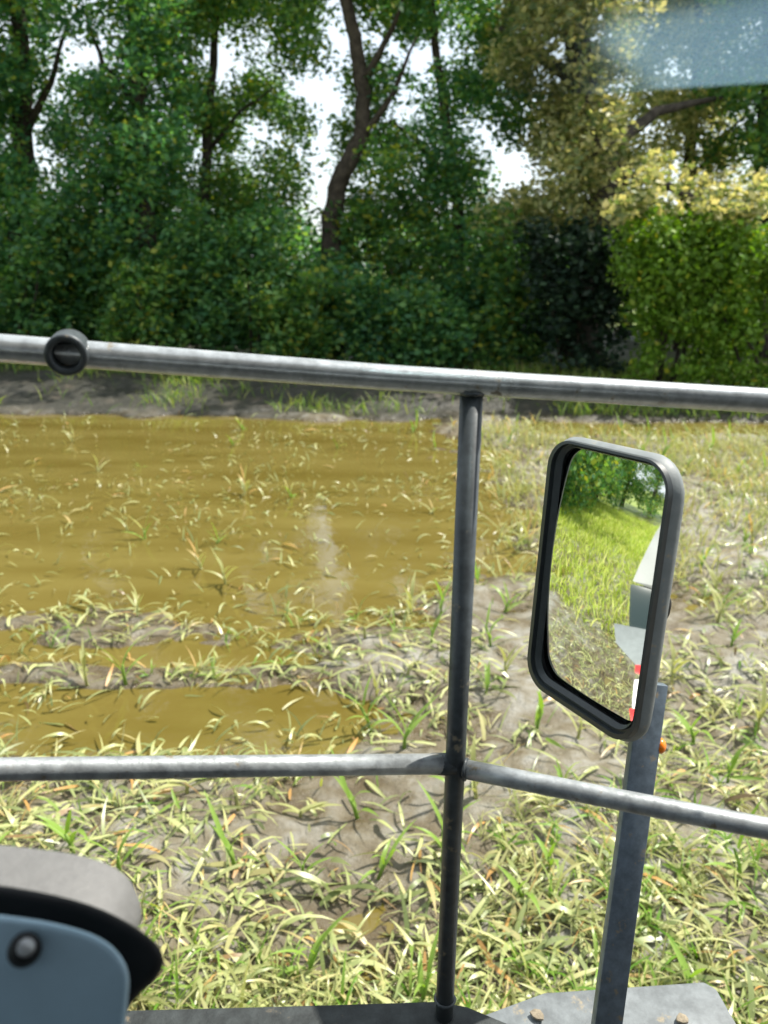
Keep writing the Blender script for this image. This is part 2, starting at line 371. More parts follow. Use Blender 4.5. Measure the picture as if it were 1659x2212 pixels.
def solid_branch(name, pix, depth, w0, w1, dy=0.0, m=None):
    n = len(pix); pts, rad = [], []
    for k, (px, py) in enumerate(pix):
        y = depth + dy * k / (n - 1); p = at_y(px, py, y); pts.append(p)
        w = (w0 + (w1 - w0) * k / (n - 1)); rad.append(max(.02, w / f_px * (p - EYE).dot(FW) * .5))
    # refine
    q, rr = [], []
    for k in range(n - 1):
        for s in range(4):
            u = s / 4; q.append(pts[k].lerp(pts[k + 1], u) + Vector((rng.normal() * .02, rng.normal() * .02, 0))); rr.append(rad[k] * (1 - u) + rad[k + 1] * u)
    q.append(pts[-1]); rr.append(rad[-1])
    return q, rr
for i, T in enumerate(TREES):
    q, rr = solid_branch('trunk', T['path'], T['y'], T['w'], T['w'] * .45)
    base = q[0].copy(); base.z = gz(base.x, base.y) - .1
    q.insert(0, base); rr.insert(0, rr[0] * 1.25)
    root = empty('bank_tree', (base.x, base.y, base.z), label=T['lab'], category='tree', group='trees on the bank')
    keep(obj('trunk', tube('trunk', q, rr, 12), M[T['bark']]), root)
    for lim in T['limbs']:
        lq, lr = solid_branch('limb', lim, T['y'], T['w'] * .36, T['w'] * .10, rng.uniform(-1.5, 1.5))
        keep(obj('limb', tube('limb', lq, lr, 8), M[T['bark']]), root)
    cs = clumps[i]
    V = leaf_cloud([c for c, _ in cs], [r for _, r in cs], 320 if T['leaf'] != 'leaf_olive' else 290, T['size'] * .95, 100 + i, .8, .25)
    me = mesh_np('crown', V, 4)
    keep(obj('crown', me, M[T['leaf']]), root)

# undergrowth: each shrub its own thing
def shrub(name, pixbox, y, leaf, per, size, lab, cat='shrub', group='shrubs under the trees', seed=0, n=22, stems=4, droop=.1, flat_top=False, top_k=1.0):
    x0, x1, y0, y1 = pixbox
    r = np.random.default_rng(seed); cs, rs = [], []
    for k in range(n):
        u, v = r.random(), r.random() ** (.6 if flat_top else 1)
        px = x0 + (x1 - x0) * u; py = y1 + (y0 - y1) * v * (.86 + .2 * float(vnoise(px / 60., seed * 1.7, 5)) if flat_top else .50 + .75 * float(vnoise(px / 42., seed * 1.7, 5)))
        if flat_top: px += 26 * (float(vnoise(py / 45., seed, 8)) - .5) + r.normal() * 10
        R = r.uniform(.20, .55) if flat_top else r.uniform(.35, .75)
        cs.append(at_y(px, py, y + r.uniform(-.8, .8))); rs.append(R)
    b = at_y((x0 + x1) / 2, y1, y); bz = gz(b.x, b.y)
    root = empty(name, (b.x, b.y, bz), label=lab, category=cat, group=group)
    keep(obj('foliage', mesh_np('foliage', leaf_cloud(cs, rs, per, size, seed + 1, .9, droop), 4), M[leaf]), root)
    for s in range(stems):
        c = cs[s]; e = Vector((b.x + (c.x - b.x) * .3, b.y, bz - .05))
        keep(obj('stem', tube('stem', [e, e.lerp(Vector(c), .5) + Vector((.1, 0, .1)), c], [.05, .035, .015], 6), M['bark']), root)
    return root
SH = [
 ((-120, 120, 470, 740), 20.5, 'leaf_bush', 'leafy dark shrub at the left end under the trees'),
 ((90, 290, 480, 745), 21.2, 'leaf_bush', 'dark shrub with yellow leaves behind the open pipe end'),
 ((330, 480, 470, 750), 20.6, 'leaf_bush', 'rounded green shrub between the two left trunks'),
 ((450, 640, 480, 750), 20.2, 'leaf_bush', 'wide green shrub with yellowed tips left of the bent tree'),
 ((600, 740, 520, 765), 21.5, 'leaf_dark', 'shadowed shrub at the foot of the bent tree'),
 ((760, 900, 540, 775), 20.3, 'leaf_dark', 'dark low shrub above the middle of the top rail'),
 ((730, 960, 420, 640), 22.8, 'leaf_mid', 'olive green shrub right of the bent trunk'),
 ((930, 1090, 500, 780), 21.8, 'leaf_dark', 'narrow dark shrub left of the stout trunk'),
 ((240, 370, 560, 755), 20.0, 'leaf_mid', 'low light green shrub below the trunk next to the pipe end'),
 ((560, 700, 600, 765), 19.8, 'leaf_mid', 'low light green shrub right in front of the bent tree'),
 ((860, 1000, 600, 785), 19.9, 'leaf_bush', 'low green shrub over the junction of rail and post'),
 ((1060, 1170, 470, 770), 20.6, 'leaf_mid', 'light green shrub under the small right sky gap'),
 ((1162, 1340, 490, 805), 19.4, 'leaf_reflection_dark', 'near-black shrub standing for the dark part of a window reflection'),
]
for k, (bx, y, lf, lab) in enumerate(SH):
    shrub('shrub', bx, y, lf, 300, .17, lab, seed=300 + 7 * k, n=130 if lf == 'leaf_reflection_dark' else 46, flat_top=lf == 'leaf_reflection_dark')
shrub('reflection_thicket', (1352, 1520, 470, 850), 17.9, 'leaf_lime', 520, .13, 'yellow green thicket standing for a window reflection, beside its dark part', 'thicket', 'thickets standing for a window reflection', 501, 120, 5, .6, True)  # thicket added in place of the green reflection in the window glass
shrub('reflection_thicket', (1490, 1860, 474, 865), 17.7, 'leaf_lime', 520, .13, 'yellow green thicket standing for a window reflection at the right edge', 'thicket', 'thickets standing for a window reflection', 507, 210, 5, .6, True)

# wood beyond, one mass that closes the low view between the stems
cs, rs = [], []
for k in range(420):
    px, py = rng.uniform(-400, 2100), rng.uniform(490, 740)
    if in_gap(px, py, 50): continue
    if 575 < py < 690 and vnoise(px / 60., py / 40., 77) > .74: continue
    cs.append(at_y(px, py, rng.uniform(27, 33))); rs.append(rng.uniform(.8, 1.3))
obj('far_woods', mesh_np('far_woods', leaf_cloud(cs, rs, 150, .24, 61, .9, .1), 4), M['leaf_dark'], kind='stuff',
    label='dark wood beyond the trees on the bank', category='woods')

# trees round the field that only the wing mirror looks at
for k, (x, y, h) in enumerate([(-15, 10.6, 5), (-19, 11.4, 6), (-23, 11.5, 7), (-29, 11, 8), (-36, 9.5, 9), (-44, 7, 9), (-50, 1, 9), (-40, 15, 9)]):
    r = np.random.default_rng(700 + k)
    cs = [(x + r.normal() * 1.5, y + r.normal() * 1.5, h * r.uniform(.06, .95)) for _ in range(44)]
    root = empty('field_tree', (x, y, .3), label='round dark green tree at the far end of the mirrored field', category='tree', group='trees at the far end of the mirrored field')
    keep(obj('trunk', tube('trunk', [(x, y, .2), (x + .1, y, h * .4), (x, y + .2, h * .8)], [.3, .22, .08], 8), M['bark']), root)
    keep(obj('crown', mesh_np('crown', leaf_cloud(cs, [r.uniform(.9, 1.5) for _ in cs], 80, .3, 720 + k), 4), M['leaf_mid']), root)

# ------------------------------------------------------------------ maize plants, leaf litter, grass
def blade(L, w, up, arch, seg=6, twist=0., side=0.):
    """maize leaf along +x: V-creased strip of 2*seg quads; up = start slope, arch = droop"""
    V, F = [], []; a = up; p = [0, 0, 0]; ds = L / seg
    for k in range(seg + 1):
        u = k / seg; ww = w * (.55 + .45 * min(1, u * 4)) * (1 - max(0, u - .45) / .55) ** .8 * .5 + .0006
        tw = twist * u; cz, sz = math.sin(tw), math.cos(tw)
        n = .35 * ww
        V += [(p[0], p[1] - ww * sz, p[2] + n - ww * cz), (p[0], p[1], p[2]), (p[0], p[1] + ww * sz, p[2] + n + ww * cz)]
        p = [p[0] + math.cos(a) * ds, p[1] + side * ds * u, p[2] + math.sin(a) * ds]; a -= arch / seg
    for k in range(seg):
        b = 3 * k; F += [(b, b + 3, b + 4, b + 1), (b + 1, b + 4, b + 5, b + 2)]
    return V, F
def rotz(V, t, o=(0, 0, 0)):
    c, s = math.cos(t), math.sin(t)
    return [(o[0] + x * c - y * s, o[1] + x * s + y * c, o[2] + z) for x, y, z in V]

def maize_proto(kind, seed):
    """list of (part name, mesh)"""
    r = random.Random(seed); parts = []
    H = r.uniform(.10, .22) if kind != 'droop' else r.uniform(.04, .10)
    lean = r.uniform(-.12, .12)
    st = tube('stalk', [(0, 0, -.08), (lean * .3, 0, H * .5), (lean * .6, lean * .2, H)], [.013, .011, .007], 6)
    parts.append(('stalk', st))
    n = r.randint(4, 6); a0 = r.uniform(0, 6.28)
    for k in range(n):
        u = k / (n - 1)
        z = H * (.25 + .72 * u)
        L = r.uniform(.18, .36) * (1 - .25 * abs(u - .5))
        up = r.uniform(.6, 1.0) + .5 * u if kind != 'droop' else r.uniform(.1, .6)
        arch = r.uniform(.5, 1.9) * (1.1 - .6 * u)
        V, F = blade(L, r.uniform(.018, .032), up, arch, 6, r.uniform(-.5, .5), r.uniform(-.25, .25))
        V = rotz(V, a0 + k * math.pi + r.uniform(-.5, .5), (lean * .6 * u, 0, z))
        parts.append(('leaf', mesh_from('leaf', V, F, True)))
    return parts
protos = {}
for kind, mt in (('green', 'maize'), ('pale', 'maize_pale'), ('droop', 'maize_pale')):
    protos[kind] = []
    for s in range(4):
        ps = maize_proto(kind, 40 + s + {'green': 0, 'pale': 10, 'droop': 20}[kind])
        for n_, me in ps: me.materials.append(M[mt])
        V, F = [], []
        for n_, me in ps:
            o = len(V); V += [tuple(v.co) for v in me.vertices]; F += [tuple(i + o for i in p.vertices) for p in me.polygons]
        whole = mesh_from('maize_plant', V, F, True); whole.materials.append(M[mt])
        protos[kind].append((ps, whole))
def visible(p):
    v = Vector(p) - EYE; d = v.dot(FW)
    if d < .1: return None
    return (CX + f_px * v.dot(RT) / d, CY - f_px * v.dot(UP) / d)
LAB = {('green', 0): 'bright green young maize plant standing upright in the grey mud', ('green', 1): 'bright green young maize plant standing in the brown flood water',
       ('pale', 0): 'pale yellow green maize plant with arching leaves in the grey mud', ('pale', 1): 'pale yellow green maize plant with arching leaves in the flood water',
       ('droop', 0): 'flattened straw coloured maize plant lying on the grey mud', ('droop', 1): 'flattened straw coloured maize plant lying in the flood water'}
GRP = {('green', 0): 'green maize plants in the mud', ('green', 1): 'green maize plants in the water', ('pale', 0): 'pale maize plants in the mud',
       ('pale', 1): 'pale maize plants in the water', ('droop', 0): 'flattened maize plants on the mud', ('droop', 1): 'flattened maize plants in the water'}
cand = []
for row in np.arange(2.5, 15.2, .62):
    for x in np.arange(-8, 9, .36):
        xx, yy = x + rng.uniform(-.14, .14), row + rng.uniform(-.16, .16)
        v = visible((xx, yy, .1))
        if v is None or not (-80 < v[0] < 1740 and v[1] < 2300): continue
        h = gz(xx, yy); wet = h < .005
        pr = (.95 if not wet else .22) if yy < 6.5 else (.62 if not wet else .10)
        if rng.random() > pr: continue
        cand.append((yy, xx, h, wet))
cand.sort()
cand = cand[:300]
for k, (yy, xx, h, wet) in enumerate(cand):
    kind = rng.choice(['green', 'pale', 'droop'], p=[.50, .34, .16] if not wet else [.3, .4, .3])
    ps, whole = protos[kind][rng.integers(4)]
    z = max(h, -.03) if not wet else max(h, -.05)
    sc = rng.uniform(.75, 1.2); rz = rng.uniform(0, 6.28)
    props = dict(label=LAB[kind, int(wet)], category='maize plant', group=GRP[kind, int(wet)])
    if yy < 7.0:
        root = empty('maize_plant', (xx, yy, z), **props)
        for n_, me in ps: obj(n_, me, None, root)
    else:
        root = obj('maize_plant', whole, None, **props); root.location = (xx, yy, z)
    root.rotation_euler = (rng.uniform(-.12, .12), rng.uniform(-.12, .12), rz); root.scale = (sc,) * 3

def scatter_blades(n, xr, yr, accept, Lr, wr, up, arch, seed, zoff=.012, follow=True, seg=4, tuft=1):
    r = np.random.default_rng(seed); X_ = r.uniform(*xr, n); Y_ = r.uniform(*yr, n) if not callable(yr) else yr(r, n)
    if tuft > 1:
        X_ = np.repeat(X_, tuft) + r.normal(0, .012, n * tuft); Y_ = np.repeat(Y_, tuft) + r.normal(0, .012, n * tuft)
    H = ground_h(X_, Y_); ok = accept(X_, Y_, H, r); X_, Y_, H = X_[ok], Y_[ok], H[ok]; k = len(X_)
    L = r.uniform(*Lr, k); w = r.uniform(*wr, k); a = r.uniform(0, 6.28, k); sl = r.uniform(*up, k); ar = r.uniform(*arch, k)
    P = np.stack([X_, Y_, np.maximum(H, 0) + zoff + r.uniform(0, .02, k)], -1)
    V = np.zeros((k, seg + 1, 2, 3)); cur = P.copy(); ang = sl.copy(); bend = r.uniform(-.5, .5, k)
    roll = r.uniform(-.9, .9, k)
    for s in range(seg + 1):
        u = s / seg; ww = w * (.6 + .4 * min(1, u * 4)) * (1 - max(0, u - .4) / .6 * .93) * .5
        d = a + bend * u
        side = np.stack([-np.sin(d) * np.cos(roll), np.cos(d) * np.cos(roll), np.sin(roll)], -1)
        c = cur.copy()
        if follow: c[:, 2] = np.maximum(c[:, 2], np.maximum(ground_h(c[:, 0], c[:, 1]), 0) + .006)
        V[:, s, 0] = c - side * ww[:, None]; V[:, s, 1] = c + side * ww[:, None]
        ds = (L / seg)[:, None]
        cur = cur + np.stack([np.cos(d) * np.cos(ang), np.sin(d) * np.cos(ang), np.sin(ang)], -1) * ds
        ang = ang - ar / seg
    base = (np.arange(k) * (seg + 1) * 2)[:, None]
    Q = np.stack([np.stack([base[:, 0] + 2 * s, base[:, 0] + 2 * s + 1, base[:, 0] + 2 * s + 3, base[:, 0] + 2 * s + 2], -1) for s in range(seg)], 1)
    return V.reshape(-1, 3), Q.reshape(-1, 4)
def near_y(lo, hi):                 # even in the picture: denser near the eye
    return lambda r, n: 1 / (1 / hi + (1 / lo - 1 / hi) * r.random(n))
def in_view(X_, Y_): return np.abs(X_) < .62 * Y_ + 1.0
def land(X_, Y_, H, r):
    d = np.clip(fbm(X_ * .8, Y_ * .8, 3, 51) * 3.4 + .5, .06, 1)
    return in_view(X_, Y_) & (H > .0) & (r.random(len(X_)) < d)
def pool(X_, Y_, H, r):
    d = np.clip(fbm(X_ * .6, Y_ * .6, 3, 55) * 2 + .40 + .6 * sst(-.06, 0, H), .05, 1)
    return in_view(X_, Y_) & (H <= .0) & (r.random(len(X_)) < d)
V, Q = scatter_blades(33000, (-9, 10), near_y(2.2, 15.6), land, (.06, .28), (.008, .030), (0, .7), (.3, 1.8), 81)
obj('leaf_litter', mesh_quads('leaf_litter', V, Q), M['litter'], kind='stuff', label='pale straw and green maize leaf litter strewn over the mud', category='leaf litter')
V, Q = scatter_blades(21000, (-9, 9), near_y(3.8, 15.8), pool, (.05, .24), (.008, .024), (0, 1.2), (.5, 2.2), 82)
obj('floating_leaves', mesh_quads('floating_leaves', V, Q), M['litter'], kind='stuff', label='straw coloured leaf pieces floating on the flood water', category='leaf litter')
def landt(X_, Y_, H, r):
    d = np.clip(fbm(X_ * .9, Y_ * .9, 3, 53) * 4.5 + .42, .02, 1)
    return in_view(X_, Y_) & (H > -.02) & (r.random(len(X_)) < d)
V, Q = scatter_blades(1700, (-9, 9), near_y(2.2, 13), landt, (.07, .24), (.007, .018), (.35, 1.45), (.5, 2.0), 87, 0, False, 4, 8)
obj('weed_tufts', mesh_quads('weed_tufts', V, Q), M['maize'], kind='stuff', label='small green weed tufts rooted all over the mud', category='weeds')
V, Q = scatter_blades(3000, (-9, 9), near_y(2.2, 15), landt, (.08, .26), (.006, .016), (.2, 1.2), (.5, 2.0), 88, 0, False, 4, 9)
obj('straw_tufts', mesh_quads('straw_tufts', V, Q), M['maize_pale'], kind='stuff', label='dead straw tufts matted over the mud', category='weeds')
# upright weedy grass: right of the pond, at the bank foot and on the bank
def weeds(X_, Y_, H, r):
    right = (X_ > 1.0 + .09 * (Y_ - 6)) & (Y_ > 7) & (Y_ < 14.2)
    d = np.clip(fbm(X_ * .8, Y_ * .8, 3, 58) * 2.5 + .5, .05, 1)
    return in_view(X_, Y_) & right & (H > -.02) & (r.random(len(X_)) < d)
V, Q = scatter_blades(20000, (0, 11), (7, 14.2), weeds, (.18, .42), (.010, .026), (.7, 1.5), (.4, 1.6), 83, 0, False)
obj('weed_grass', mesh_quads('weed_grass', V, Q), M['maize_pale'], kind='stuff', label='pale weedy grass standing behind the wing mirror', category='grass')
def bankg(X_, Y_, H, r):
    d = np.clip(fbm(X_ * .7, Y_ * .7, 3, 68) * 2.5 + .12 + .4 * sst(18, 20, Y_) + .9 * sst(3.2, 5, X_), .02, 1)
    return (r.random(len(X_)) < d) & (np.abs(X_) < .65 * Y_ + 2)
V, Q = scatter_blades(22000, (-14, 15), (15.6, 21), bankg, (.18, .5), (.012, .03), (.8, 1.5), (.3, 1.5), 84, 0, False)
obj('bank_grass', mesh_quads('bank_grass', V, Q), M['grass'], kind='stuff', label='green grass growing on the shaded earth bank', category='grass')
def fieldg(X_, Y_, H, r): return (X_ < -.62 * Y_ - 2.2) & (X_ < -5.2 + fbm(X_, Y_, 2, 90) * 2)
V, Q = scatter_blades(9000, (-9, -.9), (.7, 3.6), lambda X_, Y_, H, r: (X_ < -.62 * Y_ - .3) & (H > 0), (.05, .22), (.006, .02), (0, .9), (.3, 1.6), 86)
obj('mirrored_litter', mesh_quads('mirrored_litter', V, Q), M['litter'], kind='stuff', label='leaf litter on the grey track shown low in the wing mirror', category='leaf litter')
V, Q = scatter_blades(30000, (-30, -4.2), (-2, 14), fieldg, (.2, .5), (.02, .05), (.7, 1.5), (.4, 1.6), 85, 0, False, 3)
obj('field_grass', mesh_quads('field_grass', V, Q), M['field_grass'], kind='stuff', label='lush yellow green field growth shown in the wing mirror', category='grass')

# fallen leaves near the eye, one by one
lm = []
for s in range(10):
    r = random.Random(900 + s); Vv, Ff = blade(r.uniform(.12, .28), r.uniform(.014, .026), r.uniform(.05, .5), r.uniform(.3, 1.3), 6, r.uniform(-1, 1), r.uniform(-.6, .6))
    me = mesh_from('fallen_leaf', Vv, Ff, True); me.materials.append(M['litter'] if s < 8 else M['maize']); lm.append(me)
cnt = 0
while cnt < 230:
    xx = rng.uniform(-3.4, 3.6); yy = 1 / (1 / 6.5 + (1 / 2.4 - 1 / 6.5) * rng.random())
    v = visible((xx, yy, .05)); h = gz(xx, yy)
    if v is None or not (0 < v[0] < 1659 and v[1] < 2200) or h < .01: continue
    s = rng.integers(10)
    o = obj('fallen_leaf', lm[s], None, label='straw coloured maize leaf fallen on the wet grey mud' if s < 8 else 'green maize leaf fallen on the wet grey mud', category='leaf',
            group='straw leaves fallen on the mud' if s < 8 else 'green leaves fallen on the mud')
    o.location = (xx, yy, h + .015); o.rotation_euler = (rng.uniform(-.5, .5), rng.uniform(-.25, .1), rng.uniform(0, 6.28)); cnt += 1

# ------------------------------------------------------------------ the machine: railing, wing mirror, deck, body
M['rail'] = mat_plain('rail_paint', (.30, .32, .325), .42, .35, .35, 40, .15, .6)
def wear(m, dirt, scale, lo=.60, hi=.66):
    t = m.node_tree; p = t.nodes['Principled BSDF']; N = t.nodes.new; L = t.links.new
    tc = N('ShaderNodeTexCoord'); n = N('ShaderNodeTexNoise'); n.inputs['Scale'].default_value = scale; n.inputs['Detail'].default_value = 8; n.inputs['Roughness'].default_value = .7
    L(tc.outputs['Object'], n.inputs['Vector']); r = N('ShaderNodeMapRange'); r.inputs['From Min'].default_value = lo; r.inputs['From Max'].default_value = hi; L(n.outputs['Fac'], r.inputs['Value'])
    x = N('ShaderNodeMix'); x.data_type = 'RGBA'; x.inputs[7].default_value = (*dirt, 1); L(r.outputs['Result'], x.inputs[0])
    src = p.inputs['Base Color'].links[0].from_socket; L(src, x.inputs[6]); L(x.outputs[2], p.inputs['Base Color'])
    k = N('ShaderNodeMath'); k.operation = 'MULTIPLY_ADD'; k.inputs[1].default_value = .45; k.inputs[2].default_value = p.inputs['Roughness'].default_value; L(r.outputs['Result'], k.inputs[0]); L(k.outputs[0], p.inputs['Roughness'])
M['top_rail'] = mat_plain('top_rail_lit_paint', (.42, .445, .45), .27, .5, .25, 60, .06, .6)  # lighter copy of the rail paint; its bright highlight is in the colour
M['post'] = mat_plain('post_shade_paint', (.045, .055, .060), .45, .1, .35, 50, .05, .5)  # shade on the post's near side is painted into this dark tone
M['black'] = mat_plain('black_plastic', (.008, .009, .010), .6, 0, .2, 60, .1, .25)
M['grey_plastic'] = mat_plain('grey_plastic', (.19, .21, .21), .55, 0, .12, 40, .1, .5)
M['arm'] = mat_plain('arm_paint', (.13, .165, .20), .42, .15, .25, 45, .05, .5)
M['deck'] = mat_plain('deck_rubber', (.03, .035, .035), .7, 0, .4, 40, .3, .4)
M['step'] = mat_plain('step_metal', (.15, .165, .17), .6, .1, .25, 25, .2, .5)
M['tan'] = mat_plain('dry_mud', (.26, .22, .16), .9, 0, .3, 80, .5, .2)
M['pale'] = mat_plain('pale_panel', (.27, .28, .27), .5, 0, .08, 4, 0, .4)
M['dark_glass'] = mat_plain('dark_glass', (.02, .035, .035), .12, 0, 0, 5, 0, .5)
M['bezel'] = mat_plain('bezel_rubber', (.030, .038, .040), .45, 0, .2, 40, .05, .5)
M['fender'] = mat_plain('fender_grey', (.20, .22, .22), .5, 0, .1, 20)
M['amber'] = mat_plain('amber_lens', (.9, .22, .01), .2, 0, 0, 5, 0, .6)
M['red'] = mat_plain('red_paint', (.62, .03, .03), .4, 0, .1, 20)
M['white'] = mat_plain('white_paint', (.78, .77, .74), .4, 0, .06, 20)
M['tyre'] = mat_plain('tyre_rubber', (.03, .03, .028), .8, 0, .5, 15, .4)
m, t, p = new_mat('mirror_glass'); p.inputs['Base Color'].default_value = (.86, .89, .87, 1); p.inputs['Metallic'].default_value = 1; p.inputs['Roughness'].default_value = .03
M['mirror'] = m

for k_, dirt, sc_ in (('rail', (.20, .17, .12), 28), ('top_rail', (.20, .18, .14), 26), ('post', (.22, .19, .13), 30), ('arm', (.26, .22, .16), 34), ('deck', (.16, .13, .09), 14), ('step', (.28, .24, .17), 12), ('grey_plastic', (.30, .27, .21), 40)):
    wear(M[k_], dirt, sc_)
veh = empty('farm_machine', (0, .3, 0), label='grey farm machine with tube railing and wing mirror at its side', category='farm machine')
# railing
rail_part = keep(obj('top_rail', tube('top_rail', [un(-260, 733, .77), un(0, 752, .81), un(829, 815, .895), un(1659, 866, .92), un(1990, 886, .93)], .0150, 24), M['top_rail']), veh)
pt = un(1019, 842, .905)
def vert_at(p, py):                  # point straight below p that shows on picture row py
    lo, hi = 0.0, 3.0
    for _ in range(40):
        mid = (lo + hi) / 2; v = Vector((p.x, p.y, mid)) - EYE
        if CY - f_px * v.dot(UP) / v.dot(FW) > py: lo = mid
        else: hi = mid
    return Vector((p.x, p.y, lo))
pb = vert_at(pt, 2200)
keep(obj('post', tube('post', [pt, pb], .0138, 24), M['post']), veh)
pj = vert_at(pt, 1655)
dj = (pj - EYE).dot(FW)
keep(obj('lower_rail', tube('lower_rail', [un(-160, 1665, dj * .84), un(0, 1662, dj * .87), un(520, 1655, dj * .94), un(962, 1650, dj)], .0140, 24), M['rail'], label='straight grey lower rail left of the post'), veh)
keep(obj('lower_rail', tube('lower_rail', [un(1003, 1661, dj * .995), un(1150, 1690, dj * .965), un(1400, 1740, dj * .915), un(1659, 1790, dj * .88), un(1900, 1835, dj * .86)], .0132, 24), M['rail'], label='slanting grey lower rail right of the post'), veh)
keep(obj('weld_collar', tube('weld_collar', [un(930, 1650, dj), un(985, 1651, dj)], [.0145, .0160], 20), M['post']), veh)
def weld(p, ax, R_, r_):             # lumpy weld bead ringed round a tube
    a_ = ax.orthogonal().normalized(); b_ = ax.cross(a_); V, F = [], []; n = 26
    for k in range(n):
        w = 2 * math.pi * k / n; c = p + (a_ * math.cos(w) + b_ * math.sin(w)) * R_; o_ = (a_ * math.cos(w) + b_ * math.sin(w)); rr = r_ * rng.uniform(.75, 1.3)
        for j in range(6): q = 2 * math.pi * j / 6; V.append(c + o_ * math.cos(q) * rr + ax * math.sin(q) * rr)
    for k in range(n):
        for j in range(6): F.append((k * 6 + j, k * 6 + (j + 1) % 6, ((k + 1) % n) * 6 + (j + 1) % 6, ((k + 1) % n) * 6 + j))
    keep(obj('weld_bead', mesh_from('weld_bead', V, F, True), M['post']), veh)
weld(un(1019, 848, .905), Vector((0, 0, 1)), .0142, .0028)
weld(un(1006, 1662, dj * .995), (un(1150, 1690, dj * .965) - un(1003, 1661, dj * .995)).normalized(), .0135, .0026)
weld(vert_at(pt, 2158), Vector((0, 0, 1)), .0142, .003)
# open pipe end on the top rail
c0, c1 = un(142, 768, .79), un(152, 754, .83)
ax = (c1 - c0).normalized(); a_ = ax.orthogonal().normalized(); b_ = ax.cross(a_); V, F = [], []; n = 28
for rr_, s in ((.0215, 1), (.0215, 0.06), (.0203, 0.0), (.0150, 0.0), (.0138, .06), (.0138, .6)):
    for k in range(n):
        w = 2 * math.pi * k / n; V.append(c0.lerp(c1, s) + (a_ * math.cos(w) + b_ * math.sin(w)) * rr_)
for j in range(5):
    for k in range(n): F.append((j * n + k, j * n + (k + 1) % n, (j + 1) * n + (k + 1) % n, (j + 1) * n + k))
F.append(tuple(range(5 * n, 6 * n))); F.append(tuple(range(n))[::-1])
keep(obj('pipe_stub', mesh_from('pipe_stub', V, F, True), M['post'], label='short open pipe end facing the cab'), veh)

# wing mirror: pose solved from the four corners of its frame
K = 1.30; g = K / 1.15
mc = EYE + (Vector((.2626, .9030, 2.61315)) - EYE) * K
MX, MY, MZ = Vector((.46849, -.88237, .04411)), Vector((.88235, .46480, -.07364)), Vector((.04448, .07342, .99631))
mw, mh = .21 * 1.15, .3543 * 1.15
def mp(u, v, d): return mc + (MX * u + MZ * v + MY * d) * g
def rrect(w, h, r, d, n=9, ou=0., ov=0.):
    out = []
    for cx, cy, a0 in ((1, 1, 0), (-1, 1, 90), (-1, -1, 180), (1, -1, 270)):
        for k in range(n):
            t_ = math.radians(a0 + 90 * k / (n - 1)); out.append(mp(ou + cx * (w / 2 - r) + r * math.cos(t_), ov + cy * (h / 2 - r) + r * math.sin(t_), d))
    return out
def loops(name, rings, cap0=False, cap1=True):
    n = len(rings[0]); V = [v for r_ in rings for v in r_]; F = []
    for j in range(len(rings) - 1):
        for k in range(n): F.append((j * n + k, j * n + (k + 1) % n, (j + 1) * n + (k + 1) % n, (j + 1) * n + k))
    if cap1: F.append(tuple(range((len(rings) - 1) * n, len(rings) * n)))
    if cap0: F.append(tuple(range(n))[::-1])
    me = mesh_from(name, V, F, True); me.set_sharp_from_angle(angle=math.radians(50)); return me
wm = keep(obj('wing_mirror', loops('wing_mirror', [rrect(mw - .002, mh - .002, .046, .004), rrect(mw + .010, mh + .010, .052, .014), rrect(mw + .009, mh + .009, .053, .022),
          rrect(mw - .026, mh - .026, .046, .044), rrect(mw - .09, mh - .12, .03, .074)], False, True), M['grey_plastic'],
          label='wing mirror in a grey rounded housing on a flat arm'), veh)
def sub(o, par):
    o.parent = par; o.matrix_parent_inverse = par.matrix_world.inverted(); return o
bpy.context.view_layer.update()
keepinv = Matrix.Translation(-Vector(veh.location))
def subk(o, par):                    # the part's own matrix is already cancelled, so world coordinates carry over
    o.parent = par; return o
ML, MRt, MT, MB = .026, .011, .010, .024       # bezel widths: left, right, top, bottom
gw, gh, Rc = mw - ML - MRt, mh - MT - MB, 1.6
gu, gv = (ML - MRt) / 2, (MB - MT) / 2
def br(k, r, d): return rrect(mw + (gw - mw) * k, mh + (gh - mh) * k, r, d, 9, gu * k, gv * k)
subk(obj('bezel', loops('bezel', [br(0, .046, .006), br(.08, .045, -.002), br(.42, .041, -.003), br(.48, .039, .004),
          br(.68, .036, .004), br(.74, .035, .000), br(1, .030, .007)], False, False), M['bezel']), wm)
V, F = [], []; nu, nv = 17, 33; rc = .031
for j in range(nv):
    for i in range(nu):
        u, v = (i / (nu - 1) - .5) * (gw + .003), (j / (nv - 1) - .5) * (gh + .003)
        eu, ev = abs(u) - (gw / 2 - rc), abs(v) - (gh / 2 - rc)
        if eu > 0 and ev > 0:
            q = max(eu, ev) / math.hypot(eu, ev); u = math.copysign(gw / 2 - rc + eu * q, u); v = math.copysign(gh / 2 - rc + ev * q, v)
        V.append(mp(u + gu, v + gv, .0025 + (u * u + v * v) / (2 * Rc)))
for j in range(nv - 1):
    for i in range(nu - 1):
        a = j * nu + i; F.append((a, a + 1, a + nu + 1, a + nu))
gm = mesh_from('mirror_glass', V, F, True)
subk(obj('mirror_glass', gm, M['mirror'], label='convex mirror glass showing the green field and the machine side'), wm)
kb = mp(.045, -.02, .062); kt = mp(.050, -.02, .105)
subk(obj('ball_joint', tube('ball_joint', [kb, kb.lerp(kt, .6), kt], [.036, .034, .014], 20), M['black']), wm)

